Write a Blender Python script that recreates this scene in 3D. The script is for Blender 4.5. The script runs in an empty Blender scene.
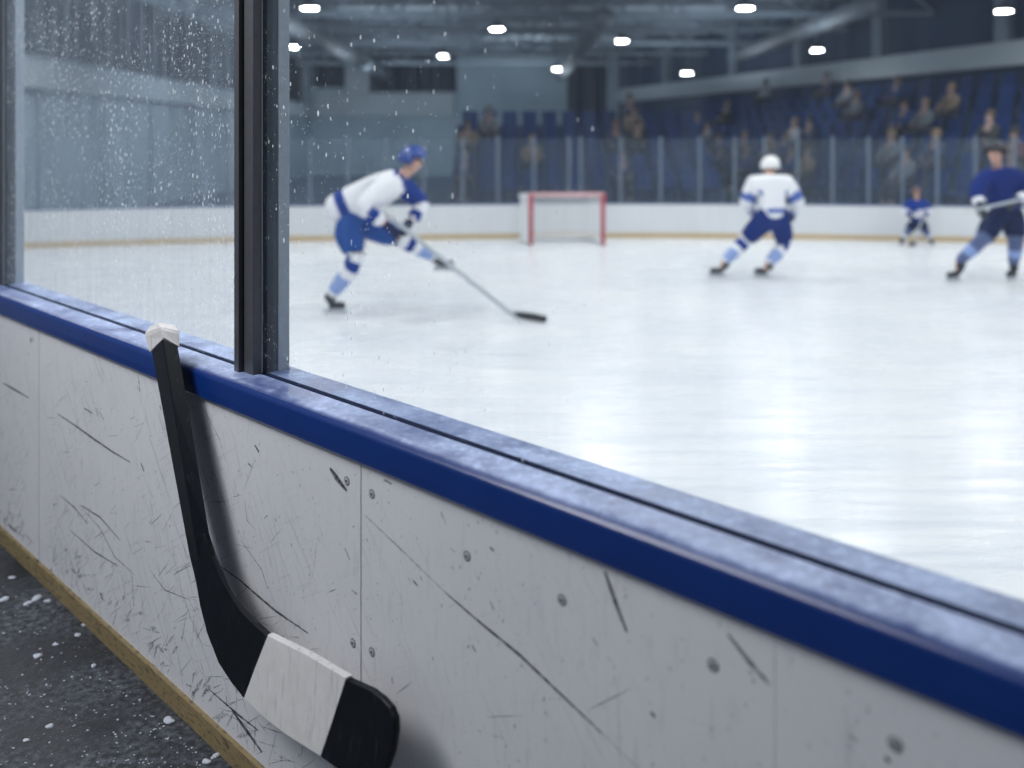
import bpy, bmesh, math, random
from mathutils import Vector, Matrix
R = random.Random(7)
S = bpy.context.scene
COL = S.collection
F, CX, HY, H = 950.0, 512.0, 140.0, 1.9
V = Vector

# ------------------------------------------------------------------ helpers
def at(px, py, Y):
    return V(((px - CX) / F * Y, Y, H - (py - HY) / F * Y))
def ice_at(px, py):
    return at(px, py, F * H / (py - HY))
U = V((-932 / F, 1, 0)).normalized()          # along the near boards, away from the viewer
N = V((U.y, -U.x, 0))                         # from the walkway towards the ice
K = 932 / F * N.y + N.x
def B(t, D, z):
    p = N * D + U * t
    return V((p.x, p.y, z))
def px_tz(px, py, D):
    k = (N.x * (px - CX) / F + N.y)
    Y = D / k
    p = at(px, py, Y)
    return (p.x * U.x + p.y * U.y, p.z)
def tag(o, label=None, cat=None, group=None, kind=None):
    if label: o['label'] = label
    if cat: o['category'] = cat
    if group: o['group'] = group
    if kind: o['kind'] = kind
    return o
def link(name, me, parent=None):
    o = bpy.data.objects.new(name, me)
    COL.objects.link(o)
    if parent is not None:
        o.parent = parent
        o.matrix_parent_inverse = parent.matrix_basis.inverted()
    return o
def empty(name, loc, label, cat, group=None):
    o = bpy.data.objects.new(name, None)
    COL.objects.link(o)
    o.location = loc
    o.empty_display_size = .1
    return tag(o, label, cat, group)
def obj(name, bm, mats, parent=None, smooth=False):
    me = bpy.data.meshes.new(name)
    bmesh.ops.recalc_face_normals(bm, faces=bm.faces[:])
    bm.to_mesh(me); bm.free()
    for m in (mats if isinstance(mats, (list, tuple)) else [mats]): me.materials.append(m)
    if smooth:
        for p in me.polygons: p.use_smooth = True
    return link(name, me, parent)
def copy_tree(o, parent=None):
    c = o.copy(); COL.objects.link(c)
    if parent is not None:
        c.parent = parent; c.matrix_parent_inverse = o.matrix_parent_inverse.copy()
    for ch in list(o.children): copy_tree(ch, c)
    return c
def box(bm, c, s, rot=None, mi=0):
    m = Matrix.Translation(V(c)) @ (rot.to_4x4() if rot is not None else Matrix.Identity(4)) @ Matrix.Diagonal((s[0], s[1], s[2], 1))
    r = bmesh.ops.create_cube(bm, size=1, matrix=m)
    for f in {f for v in r['verts'] for f in v.link_faces}: f.material_index = mi
    return r['verts']
def bevel(bm, w, seg=2):
    bmesh.ops.bevel(bm, geom=bm.edges[:], offset=w, segments=seg, affect='EDGES', profile=.5, clamp_overlap=True)
def tube(bm, pts, r, n=10, mi=0, cap=True):
    pts = [V(p) for p in pts]
    rs = r if isinstance(r, (list, tuple)) else [r] * len(pts)
    rings = []
    ref = None
    for i, p in enumerate(pts):
        d = (pts[min(i + 1, len(pts) - 1)] - pts[max(i - 1, 0)]).normalized()
        if ref is None or abs(ref.dot(d)) > .98:
            ref = V((0, 0, 1)) if abs(d.z) < .9 else V((1, 0, 0))
        a = d.cross(ref).normalized(); b = a.cross(d).normalized(); ref = b
        rings.append([bm.verts.new(p + (a * math.cos(2 * math.pi * k / n) + b * math.sin(2 * math.pi * k / n)) * rs[i]) for k in range(n)])
    for i in range(len(rings) - 1):
        for k in range(n):
            f = bm.faces.new((rings[i][k], rings[i][(k + 1) % n], rings[i + 1][(k + 1) % n], rings[i + 1][k])); f.material_index = mi
    if cap:
        bm.faces.new(rings[0][::-1]).material_index = mi
        bm.faces.new(rings[-1]).material_index = mi
def extrude_profile(bm, prof, path_fn, ts, mi=0, cap=True):
    """closed profile (D,z) swept along the boards"""
    rings = [[bm.verts.new(path_fn(t, d, z)) for d, z in prof] for t in ts]
    n = len(prof)
    for i in range(len(rings) - 1):
        for k in range(n):
            bm.faces.new((rings[i][k], rings[i][(k + 1) % n], rings[i + 1][(k + 1) % n], rings[i + 1][k])).material_index = mi
    if cap:
        bm.faces.new(rings[0][::-1]); bm.faces.new(rings[-1])
def skin_mesh(name, nodes, edges, mats, parent=None, root=None, sub=2, matfn=None):
    """nodes {key:(pos,radius)}; grow one continuous surface round the edges"""
    keys = list(nodes)
    if root: keys.remove(root); keys.insert(0, root)
    me = bpy.data.meshes.new(name)
    idx = {k: i for i, k in enumerate(keys)}
    me.from_pydata([nodes[k][0] for k in keys], [(idx[a], idx[b]) for a, b in edges], [])
    o = bpy.data.objects.new(name, me); COL.objects.link(o)
    m = o.modifiers.new('s', 'SKIN'); m.use_smooth_shade = True
    if sub:
        s = o.modifiers.new('u', 'SUBSURF'); s.levels = sub; s.render_levels = sub
    sv = me.skin_vertices[0].data
    for k in keys:
        r = nodes[k][1]
        sv[idx[k]].radius = r if isinstance(r, tuple) else (r, r)
    sv[0].use_root = True
    bpy.context.view_layer.update()
    dg = bpy.context.evaluated_depsgraph_get()
    ev = bpy.data.meshes.new_from_object(o.evaluated_get(dg))
    bpy.data.objects.remove(o); bpy.data.meshes.remove(me)
    ev.name = name
    ev.materials.clear()
    ml = mats if isinstance(mats, (list, tuple)) else [mats]
    for mm in ml: ev.materials.append(mm)
    for p in ev.polygons:
        p.use_smooth = True
        p.material_index = matfn(V(p.center)) if matfn else 0
    return link(name, ev, parent)
ORD = ['first', 'second', 'third', 'fourth', 'fifth', 'sixth', 'seventh', 'eighth', 'ninth', 'tenth', 'eleventh', 'twelfth', 'thirteenth',
       'fourteenth', 'fifteenth', 'sixteenth', 'seventeenth', 'eighteenth', 'nineteenth', 'twentieth', 'twenty-first', 'twenty-second',
       'twenty-third', 'twenty-fourth', 'twenty-fifth', 'twenty-sixth', 'twenty-seventh', 'twenty-eighth', 'twenty-ninth', 'thirtieth']

# ------------------------------------------------------------------ materials
def newmat(name):
    m = bpy.data.materials.new(name); m.use_nodes = True
    nt = m.node_tree
    return m, nt, nt.nodes['Principled BSDF'], nt.nodes['Material Output']
def nd(nt, typ, **kw):
    n = nt.nodes.new(typ)
    for k, v in kw.items():
        if k in n.inputs: n.inputs[k].default_value = v
        else: setattr(n, k, v)
    return n
def texco(nt, scale=(1, 1, 1), rot=(0, 0, 0)):
    tc = nd(nt, 'ShaderNodeTexCoord')
    mp = nd(nt, 'ShaderNodeMapping')
    mp.inputs['Scale'].default_value = scale; mp.inputs['Rotation'].default_value = rot
    nt.links.new(tc.outputs['Object'], mp.inputs['Vector'])
    return mp.outputs['Vector']
def noise(nt, vec, scale, detail=4, rough=.55):
    n = nd(nt, 'ShaderNodeTexNoise'); n.inputs['Scale'].default_value = scale
    n.inputs['Detail'].default_value = detail; n.inputs['Roughness'].default_value = rough
    nt.links.new(vec, n.inputs['Vector']); return n.outputs['Fac']
def ramp(nt, fac, stops):
    r = nd(nt, 'ShaderNodeValToRGB')
    e = r.color_ramp.elements
    while len(e) < len(stops): e.new(.5)
    for i, (p, c) in enumerate(stops):
        e[i].position = p
        e[i].color = (c, c, c, 1) if not isinstance(c, tuple) else (*c, 1)
    nt.links.new(fac, r.inputs['Fac']); return r.outputs['Color']
def mixc(nt, fac, a, b):
    m = nd(nt, 'ShaderNodeMix', data_type='RGBA')
    for s, v in ((0, fac), (6, a), (7, b)):
        if hasattr(v, 'links'): nt.links.new(v, m.inputs[s])
        else: m.inputs[s].default_value = (*v, 1) if isinstance(v, tuple) else v
    return m.outputs[2]
def math_(nt, op, a, b=0.0):
    m = nd(nt, 'ShaderNodeMath', operation=op)
    for s, v in ((0, a), (1, b)):
        if hasattr(v, 'links'): nt.links.new(v, m.inputs[s])
        else: m.inputs[s].default_value = v
    return m.outputs[0]
def M(name, col, rough=.6, metal=0, var=.12, scale=12, spec=.5):
    m, nt, p, out = newmat(name)
    fac = noise(nt, texco(nt), scale)
    c = mixc(nt, fac, tuple(x * (1 - var) for x in col), tuple(min(1, x * (1 + var)) for x in col))
    nt.links.new(c, p.inputs['Base Color'])
    p.inputs['Roughness'].default_value = rough; p.inputs['Metallic'].default_value = metal
    p.inputs['Specular IOR Level'].default_value = spec
    return m

def m_ice():
    m, nt, p, out = newmat('ice')
    v = texco(nt)
    a = noise(nt, v, .5, 5)
    b = noise(nt, texco(nt, (.35, 3, 1), (0, 0, .25)), 3, 5, .65)
    c1 = mixc(nt, ramp(nt, a, [(.3, 0), (.7, 1)]), (.74, .77, .81), (.87, .88, .89))
    c2 = mixc(nt, ramp(nt, b, [(.44, 0), (.70, .75)]), c1, (.56, .61, .68))
    nt.links.new(c2, p.inputs['Base Color'])
    nt.links.new(ramp(nt, b, [(.3, .2), (.75, .36)]), p.inputs['Roughness'])
    p.inputs['Specular IOR Level'].default_value = .3
    bp = nd(nt, 'ShaderNodeBump'); bp.inputs['Strength'].default_value = .06; bp.inputs['Distance'].default_value = .05
    nt.links.new(b, bp.inputs['Height']); nt.links.new(bp.outputs[0], p.inputs['Normal'])
    return m
def m_floor():
    m, nt, p, out = newmat('rubber_floor')
    v = texco(nt)
    a = noise(nt, v, 2.2, 6, .6); b = noise(nt, v, 38, 5, .7); d = noise(nt, v, 150, 2, .5)
    base = mixc(nt, b, (.008, .010, .014), (.028, .031, .038))
    frost = math_(nt, 'MULTIPLY', ramp(nt, a, [(.42, 0), (.68, 1)]), ramp(nt, b, [(.42, 0), (.7, .8)]))
    c = mixc(nt, frost, base, (.20, .22, .26))
    sp = math_(nt, 'MULTIPLY', ramp(nt, d, [(.66, 0), (.72, 1)]), ramp(nt, b, [(.45, 0), (.6, 1)]))
    c = mixc(nt, sp, c, (.60, .63, .68))
    nt.links.new(c, p.inputs['Base Color'])
    nt.links.new(ramp(nt, a, [(.3, .35), (.7, .8)]), p.inputs['Roughness'])
    bp = nd(nt, 'ShaderNodeBump'); bp.inputs['Strength'].default_value = .5; bp.inputs['Distance'].default_value = .01
    nt.links.new(b, bp.inputs['Height']); nt.links.new(bp.outputs[0], p.inputs['Normal'])
    return m
def m_board():
    m, nt, p, out = newmat('white_board_plastic')
    v = texco(nt)
    a = noise(nt, v, 2.5, 5, .6)
    b = noise(nt, texco(nt, (9, 9, 1.5), (0, .3, 0)), 6, 6, .7)
    c = mixc(nt, a, (.60, .60, .63), (.70, .70, .71))
    c = mixc(nt, ramp(nt, b, [(.56, 0), (.74, .45)]), c, (.36, .37, .41))
    m1 = nd(nt, 'ShaderNodeMapping'); m1.inputs['Rotation'].default_value = (0, 0, -math.atan2(U.y, U.x)); nt.links.new(v, m1.inputs['Vector'])
    sxb = nd(nt, 'ShaderNodeSeparateXYZ'); nt.links.new(m1.outputs[0], sxb.inputs[0])
    mrb = nd(nt, 'ShaderNodeMapRange'); mrb.inputs['From Min'].default_value = 1.7; mrb.inputs['From Max'].default_value = 2.7; mrb.inputs['To Min'].default_value = .22
    nt.links.new(sxb.outputs['X'], mrb.inputs['Value'])
    big = noise(nt, v, 1.7, 3)
    for ang, sc, amt in ((.80, (1.3, 1, 34), .6), (1.15, (1.6, 1, 46), .5), (-.5, (2.2, 1, 40), .35)):
        m2 = nd(nt, 'ShaderNodeMapping'); m2.inputs['Rotation'].default_value = (0, ang, 0); nt.links.new(m1.outputs[0], m2.inputs['Vector'])
        m3 = nd(nt, 'ShaderNodeMapping'); m3.inputs['Scale'].default_value = sc; nt.links.new(m2.outputs[0], m3.inputs['Vector'])
        ln = ramp(nt, noise(nt, m3.outputs[0], 3.2, 3, .6), [(.60, 0), (.70, amt)])
        c = mixc(nt, math_(nt, 'MULTIPLY', math_(nt, 'MULTIPLY', ln, mrb.outputs[0]), ramp(nt, big, [(.38, .1), (.62, 1)])), c, (.17, .175, .20))
    sp = noise(nt, v, 90, 2, .4)
    c = mixc(nt, ramp(nt, sp, [(.70, 0), (.76, .6)]), c, (.2, .21, .24))
    nt.links.new(c, p.inputs['Base Color'])
    p.inputs['Roughness'].default_value = .42
    return m
def m_cap():
    m, nt, p, out = newmat('blue_cap_plastic')
    v = texco(nt)
    a = noise(nt, v, 7, 6, .65); b = noise(nt, texco(nt, (1, 1, 1)), 45, 4, .7); g = noise(nt, v, 1.6, 3)
    geo = nd(nt, 'ShaderNodeNewGeometry')
    sx = nd(nt, 'ShaderNodeSeparateXYZ'); nt.links.new(geo.outputs['True Normal'], sx.inputs[0])
    up = ramp(nt, sx.outputs['Z'], [(.80, 0), (.97, 1)])
    fr = math_(nt, 'MULTIPLY', math_(nt, 'ADD', ramp(nt, a, [(.36, .22), (.62, .80)]), ramp(nt, b, [(.5, 0), (.72, .5)])), ramp(nt, g, [(.32, .5), (.55, 1)]))
    fr = math_(nt, 'MULTIPLY', fr, up)
    fr = math_(nt, 'MINIMUM', fr, .85)
    blue = mixc(nt, a, (.003, .022, .135), (.005, .035, .19))
    c = mixc(nt, fr, blue, (.56, .66, .92))  # frost, its pale blue also standing in for ice light reflected on top
    nt.links.new(c, p.inputs['Base Color'])
    nt.links.new(ramp(nt, fr, [(0, .27), (.8, .6)]), p.inputs['Roughness'])
    bp = nd(nt, 'ShaderNodeBump'); bp.inputs['Strength'].default_value = .25; bp.inputs['Distance'].default_value = .004
    nt.links.new(fr, bp.inputs['Height']); nt.links.new(bp.outputs[0], p.inputs['Normal'])
    return m
def m_kick():
    m, nt, p, out = newmat('yellow_kick_plastic')
    v = texco(nt)
    a = noise(nt, v, 14, 6, .7); b = noise(nt, texco(nt, (3, 3, 12)), 9, 4, .6)
    c = mixc(nt, a, (.19, .14, .065), (.30, .225, .11))
    c = mixc(nt, ramp(nt, b, [(.52, 0), (.66, .85)]), c, (.05, .045, .04))
    nt.links.new(c, p.inputs['Base Color']); p.inputs['Roughness'].default_value = .6
    return m
def m_pane(name, haze, drops, streak, lo=None, hi=None):
    """clear acrylic with a film of frost, run marks and droplets on it"""
    m, nt, p, out = newmat(name)
    nt.nodes.remove(p)
    tr = nd(nt, 'ShaderNodeBsdfTransparent'); tr.inputs['Color'].default_value = (.95, .97, .98, 1)
    gl = nd(nt, 'ShaderNodeBsdfGlossy'); gl.inputs['Roughness'].default_value = .03
    fz = nd(nt, 'ShaderNodeFresnel'); fz.inputs['IOR'].default_value = 1.35
    cl = nd(nt, 'ShaderNodeMixShader')
    ge_ = nd(nt, 'ShaderNodeNewGeometry')
    nt.links.new(math_(nt, 'MULTIPLY', fz.outputs[0], math_(nt, 'SUBTRACT', 1.0, ge_.outputs['Backfacing'])), cl.inputs[0]); nt.links.new(tr.outputs[0], cl.inputs[1]); nt.links.new(gl.outputs[0], cl.inputs[2])
    df = nd(nt, 'ShaderNodeBsdfDiffuse')
    tl = nd(nt, 'ShaderNodeBsdfTranslucent')
    sc = nd(nt, 'ShaderNodeMixShader'); sc.inputs[0].default_value = .5
    nt.links.new(df.outputs[0], sc.inputs[1]); nt.links.new(tl.outputs[0], sc.inputs[2])
    v = texco(nt)
    run = noise(nt, texco(nt, (1, 1, .06)), 34, 4, .6)
    big = noise(nt, v, 2.3, 4, .6)
    film = math_(nt, 'ADD', math_(nt, 'MULTIPLY', ramp(nt, run, [(.46, 0), (.72, 1)]), streak), math_(nt, 'MULTIPLY', ramp(nt, big, [(.3, .5), (.7, 1)]), haze))
    fac = film; dall = 0.0
    if lo is not None:
        sx_ = nd(nt, 'ShaderNodeSeparateXYZ'); nt.links.new(texco(nt), sx_.inputs[0])
        mr = nd(nt, 'ShaderNodeMapRange'); mr.inputs['From Min'].default_value = lo; mr.inputs['From Max'].default_value = hi
        nt.links.new(sx_.outputs['X'], mr.inputs['Value'])
        drops = math_(nt, 'MULTIPLY', math_(nt, 'POWER', mr.outputs[0], 1.6), drops)
    for sc_, thr, amt in ((48, .24, 1.0), (100, .28, .9), (22, .12, 1.0)):
        vo = nd(nt, 'ShaderNodeTexVoronoi'); vo.inputs['Scale'].default_value = sc_
        nt.links.new(texco(nt, (1, 1, .62)), vo.inputs['Vector'])
        sel = nd(nt, 'ShaderNodeSeparateColor'); nt.links.new(vo.outputs['Color'], sel.inputs[0])
        d = math_(nt, 'LESS_THAN', vo.outputs['Distance'], math_(nt, 'MULTIPLY', sel.outputs[1], thr))
        keep = math_(nt, 'LESS_THAN', sel.outputs[0], drops)
        patch = ramp(nt, noise(nt, v, 3.1, 3), [(.35, .15), (.6, 1)])
        d = math_(nt, 'MULTIPLY', math_(nt, 'MULTIPLY', d, keep), math_(nt, 'MULTIPLY', patch, .75 * amt))
        fac = math_(nt, 'MAXIMUM', fac, d); dall = math_(nt, 'MAXIMUM', dall, d)
    cc = mixc(nt, math_(nt, 'MINIMUM', math_(nt, 'MULTIPLY', dall, 2.0), 1.0), (.50, .60, .72), (.92, .94, .96))
    nt.links.new(cc, df.inputs['Color']); nt.links.new(cc, tl.inputs['Color'])
    mx = nd(nt, 'ShaderNodeMixShader')
    nt.links.new(math_(nt, 'MINIMUM', fac, .9), mx.inputs[0]); nt.links.new(cl.outputs[0], mx.inputs[1]); nt.links.new(sc.outputs[0], mx.inputs[2])
    nt.links.new(mx.outputs[0], out.inputs['Surface'])
    return m
def m_emit(name, col, s):
    m, nt, p, out = newmat(name)
    e = nd(nt, 'ShaderNodeEmission'); e.inputs['Color'].default_value = (*col, 1); e.inputs['Strength'].default_value = s
    nt.links.new(e.outputs[0], out.inputs['Surface']); nt.nodes.remove(p)
    return m
def m_tape():
    m, nt, p, out = newmat('white_cloth_tape')
    v = texco(nt)
    a = noise(nt, v, 20, 5, .65); b = noise(nt, texco(nt, (1, 1, 1)), 220, 2)
    c = mixc(nt, a, (.56, .54, .53), (.76, .74, .73))
    wr = noise(nt, texco(nt, (8, 8, 1.2), (0, -.35, 0)), 7, 4, .6)
    c = mixc(nt, ramp(nt, wr, [(.55, 0), (.72, .55)]), c, (.30, .30, .33))
    nt.links.new(c, p.inputs['Base Color']); p.inputs['Roughness'].default_value = .9
    bp = nd(nt, 'ShaderNodeBump'); bp.inputs['Strength'].default_value = .25; bp.inputs['Distance'].default_value = .002
    nt.links.new(b, bp.inputs['Height']); nt.links.new(bp.outputs[0], p.inputs['Normal'])
    return m
def m_blackstick():
    m, nt, p, out = newmat('black_composite')
    v = texco(nt)
    wr = noise(nt, texco(nt, (14, 14, 1.6)), 6, 6, .7)
    c = mixc(nt, ramp(nt, wr, [(.58, 0), (.74, .55)]), (.003, .0045, .008), (.075, .09, .11))
    nt.links.new(c, p.inputs['Base Color']); p.inputs['Roughness'].default_value = .45; p.inputs['Specular IOR Level'].default_value = .28
    return m
def m_ceiling():
    m, nt, p, out = newmat('dark_ceiling_deck')
    v = texco(nt)
    a = noise(nt, v, .35, 5, .6)
    c = mixc(nt, ramp(nt, a, [(.38, 0), (.62, 1)]), (.10, .13, .165), (.42, .49, .55))
    nt.links.new(c, p.inputs['Base Color']); p.inputs['Roughness'].default_value = .8
    return m

ICE, FLOORM, BOARD, CAP, KICK = m_ice(), m_floor(), m_board(), m_cap(), m_kick()
TAPE, BLK, CEILM = m_tape(), m_blackstick(), m_ceiling()
def m_scuff(name, col, lo, hi, sc):
    m, nt, p, out = newmat(name)
    p.inputs['Base Color'].default_value = (*col, 1); p.inputs['Roughness'].default_value = .7
    nt.links.new(ramp(nt, noise(nt, texco(nt), sc, 4, .65), [(.36, lo), (.62, hi)]), p.inputs['Alpha'])
    return m
SCUFF = m_scuff('black_puck_scuff', (.05, .052, .062), .35, .95, 55)
SMUDGE = m_scuff('rubbed_black_smudge', (.09, .092, .102), 0, .42, 70)
SCUFF2 = m_scuff('grey_scratch', (.20, .205, .23), .2, .8, 50)
SCREW = M('zinc_screw', (.42, .43, .46), .5, 0)
RIM = M('screw_hole_rim', (.07, .072, .08), .7)
DARK = M('dark_gap', (.012, .013, .016), .8)
GASKET = M('navy_gasket', (.002, .010, .045), .8, spec=.15)
POSTM = M('grey_aluminium', (.105, .105, .115), .42, .55, .2, 30)
POSTD = M('dark_anodised_aluminium', (.035, .042, .055), .4, .5, .2, 30)
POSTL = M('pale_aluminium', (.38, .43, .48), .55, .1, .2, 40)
PANEL_L = m_pane('fogged_acrylic', .10, .85, .10)
PANEL_R = m_pane('spotted_acrylic', .03, .38, .02, .2, 1.8)
FARGLASS = m_pane('far_acrylic', .07, 0, .02)
LAMP = m_emit('lamp_glow', (1, .985, .96), 80)
LAMPBODY = M('lamp_housing', (.12, .13, .15), .5, .4)
FARWHITE = M('far_board_white', (.70, .72, .74), .5, var=.05, scale=1.5)
FARKICK = M('far_kick_yellow', (.58, .44, .25), .6)
FARCAP = M('far_cap_blue', (.05, .09, .2), .5)
FARPOST = M('far_post', (.15, .19, .25), .5, .2)
GREYWALL = M('grey_block_wall', (.34, .43, .49), .8, var=.25, scale=.6)
BANDM = M('pale_fascia', (.42, .48, .52), .8, var=.1, scale=1)
DARKWALL = M('dark_blue_wall', (.022, .042, .095), .8, var=.2, scale=1)
CONC = M('blue_concrete', (.06, .09, .15), .8, var=.25, scale=2)
WINGLASS = M('dark_window_glass', (.008, .014, .03), .7, var=.5, scale=1.2, spec=.1)
STEEL = M('painted_steel', (.22, .27, .32), .6, .2, .25, 2)
DUCTM = M('duct_metal', (.24, .27, .30), .5, .4, .2, 2)
SEATM = M('blue_seat_plastic', (.006, .026, .12), .6, spec=.2)
RED = M('red_pipe', (.46, .06, .09), .5)
NETM = M('white_net_cord', (.80, .82, .84), .9)
PAD = M('white_pad', (.74, .76, .78), .7)
SKIN = M('skin', (.62, .36, .27), .6, var=.05)
WHITE = M('white_jersey', (.80, .81, .84), .85, var=.04)
BLUE = M('blue_jersey', (.005, .034, .24), .85, spec=.2)
ROYAL = M('royal_blue_pants', (.005, .06, .28), .8, spec=.2)
NAVY = M('navy_cloth', (.005, .012, .06), .85, spec=.2)
BLACKC = M('black_gear', (.012, .014, .018), .5)
STEELB = M('skate_steel', (.6, .62, .65), .25, .9)
SHAFTW = M('pale_stick_shaft', (.45, .49, .53), .5)
HELW = M('white_helmet', (.82, .82, .82), .3, var=.03)
HELB = M('blue_helmet', (.02, .06, .28), .35)
LIPS = M('lips', (.40, .14, .12), .6)
EYE = M('dark_eye', (.02, .02, .025), .3)
SOCKLB = M('light_blue_sock', (.26, .36, .66), .85)
SOCKN = M('slate_blue_sock', (.09, .12, .26), .85)
SNOW = M('snow_crumbs', (.50, .53, .59), .95)

# ------------------------------------------------------------------ ground
def grid_plane(name, pts, z, mat, thick=.05):
    bm = bmesh.new()
    top = [bm.verts.new((x, y, z)) for x, y in pts]
    bot = [bm.verts.new((x, y, z - thick)) for x, y in pts]
    n = len(pts)
    bm.faces.new(top); bm.faces.new(bot[::-1])
    for i in range(n): bm.faces.new((top[i], bot[i], bot[(i + 1) % n], top[(i + 1) % n]))
    return obj(name, bm, mat)
def xy(t, D):
    p = B(t, D, 0); return (p.x, p.y)
fl = grid_plane('floor', [xy(-3, 1.50), xy(9, 1.50), xy(9, -4), xy(-3, -4)], 0, FLOORM)
tag(fl, kind='structure')

# far boards: plan curve from pixels of the kick strip's foot
FARPIX = [(-170, 262), (-60, 253.5), (25, 248.5), (90, 246.2), (160, 244), (235, 242.3), (320, 241), (400, 240), (480, 239), (560, 238.2), (640, 238),
          (720, 238.4), (800, 239.2), (880, 240.6), (960, 242), (1040, 244), (1120, 247)]
FARLINE = [ice_at(px, py) for px, py in FARPIX]
ip = [(p.x, p.y + .06) for p in FARLINE]
icepoly = [xy(-3, 1.46)] + [(p[0], p[1]) for p in ip[::-1]] + [xy(9, 1.46)]
ice = grid_plane('floor_ice', [xy(-3, 1.52), (14, -.2), (14, ip[-1][1])] + ip[::-1] + [xy(9.5, 1.52)], 0, ICE)
tag(ice, kind='structure')
cf = grid_plane('floor_concourse', [(p[0], p[1] + .0) for p in ip] + [(14, ip[-1][1]), (14, 62), (-12, 62)], -.01, CONC)
tag(cf, kind='structure')

# ------------------------------------------------------------------ near boards
DW = 1.4217
seams = [-1.2, .823, 1.999, 4.38, 7.2]
plabels = ['white dasher board panel nearest the viewer, cut off at the lower right of the photo',
           'white dasher board panel with a row of screws and one long black scratch',
           'wide scuffed white dasher board panel behind the leaning hockey stick',
           'white dasher board panel at the far left edge, left of the seam']
screws = {1: [(372, 494), (467, 556), (562, 600), (372, 652), (713, 665)], 0: [(895, 744)], 2: [(347, 481), (353, 643), (31, 340), (51, 571)], 3: []}
marks = {1: [([(445, 592), (475, 618), (520, 655), (565, 698), (602, 733)], 3.4, 0), ([(365, 515), (405, 553), (445, 592)], 1.5, 1), ([(600, 731), (640, 770)], 1.6, 1),
             ([(605, 571), (614, 598), (627, 632)], 6, 0), ([(728, 634), (748, 660), (770, 685)], 5.5, 0),
             ([(413, 580), (418, 586)], 4, 0), ([(450, 548), (455, 552)], 3, 1), ([(490, 547), (494, 551)], 5, 0), ([(593, 638), (598, 646)], 4, 1), ([(651, 712), (655, 717)], 8, 0),
             ([(472, 645), (476, 652)], 4, 1), ([(490, 600), (494, 610)], 4, 1), ([(441, 512), (446, 524)], 3, 1), ([(385, 480), (392, 484)], 5, 1)],
         0: [([(885, 757), (890, 762)], 10, 0), ([(850, 735), (858, 742)], 6, 1)],
         2: [([(219, 565), (240, 580), (257, 595), (276, 611), (292, 622), (308, 633)], 2.6, 0), ([(330, 468), (336, 477), (347, 491)], 7, 0), ([(241, 540), (262, 570), (268, 590)], 1.2, 1),
             ([(58, 414), (76, 426), (94, 439), (113, 452), (130, 462)], 2.2, 0), ([(84, 510), (100, 528), (115, 557), (135, 575)], 1.3, 1), ([(60, 495), (75, 508), (88, 524)], 1.4, 0),
             ([(70, 530), (95, 552), (118, 566)], 1.5, 0), ([(132, 573), (134, 606)], 2.4, 1), ([(80, 505), (100, 517), (120, 540)], 1.6, 0), ([(150, 570), (165, 590), (190, 600)], 1.3, 1),
             ([(118, 640), (140, 655), (158, 668)], 1.4, 1), ([(100, 592), (103, 600)], 5, 0), ([(255, 694), (290, 722), (320, 740)], 1.6, 0), ([(210, 690), (240, 716), (258, 730)], 2.6, 0),
             ([(232, 710), (245, 728), (262, 752)], 5, 0), ([(200, 660), (206, 680)], 2, 1), ([(138, 375), (140, 392)], 3, 0), ([(160, 405), (161, 410)], 3, 0), ([(84, 408), (92, 413)], 3, 0), ([(96, 408), (98, 416)], 3, 0),
             ([(100, 412), (104, 420)], 2.5, 1), ([(141, 463), (144, 471)], 4, 0), ([(255, 445), (259, 452)], 5, 0), ([(248, 463), (252, 467)], 4, 1), ([(345, 548), (350, 560)], 3, 1), ([(352, 590), (357, 594)], 4, 1),
             ([(187, 407), (190, 412)], 2, 0), ([(245, 500), (247, 520), (256, 530)], 1, 1), ([(205, 410), (220, 440), (226, 462)], 1, 1)],
         3: [([(3, 383), (12, 388), (29, 398)], 2.2, 0), ([(33, 336), (34, 342)], 3, 0), ([(8, 524), (16, 532)], 5, 0), ([(22, 548), (30, 556)], 7, 0)]}
def add_mark(bm, pts, wpx, mi, D):
    q = [px_tz(x, y, D) for x, y in pts]
    Y = F * K * D / (pts[0][0] + 420)
    w0 = wpx * Y / F / 2
    n = len(q); prev = None
    for i, (t, z) in enumerate(q):
        a = q[max(i - 1, 0)]; b = q[min(i + 1, n - 1)]
        d = V((b[0] - a[0], b[1] - a[1])).normalized(); s = V((-d.y, d.x))
        f = i / (n - 1)
        w = w0 * (.25 + .75 * math.sin(math.pi * min(max(f, .08), .92)))
        pa = bm.verts.new(B(t + s.x * w, D - .0006, z + s.y * w)); pb = bm.verts.new(B(t - s.x * w, D - .0006, z - s.y * w))
        if prev: bm.faces.new((prev[0], prev[1], pb, pa)).material_index = 1 + mi
        prev = (pa, pb)
def fleck(bm, t, z, l, w, ang, mi, D):
    d = V((math.sin(ang), math.cos(ang))); s = V((d.y, -d.x))
    pts = [(-.5, 0), (-.2, .5), (.2, .42), (.5, 0), (.15, -.5), (-.25, -.4)]
    vs = [bm.verts.new(B(t + d.x * l * a + s.x * w * b, D - .0005, z + d.y * l * a + s.y * w * b)) for a, b in pts]
    bm.faces.new(vs).material_index = 1 + mi
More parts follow.
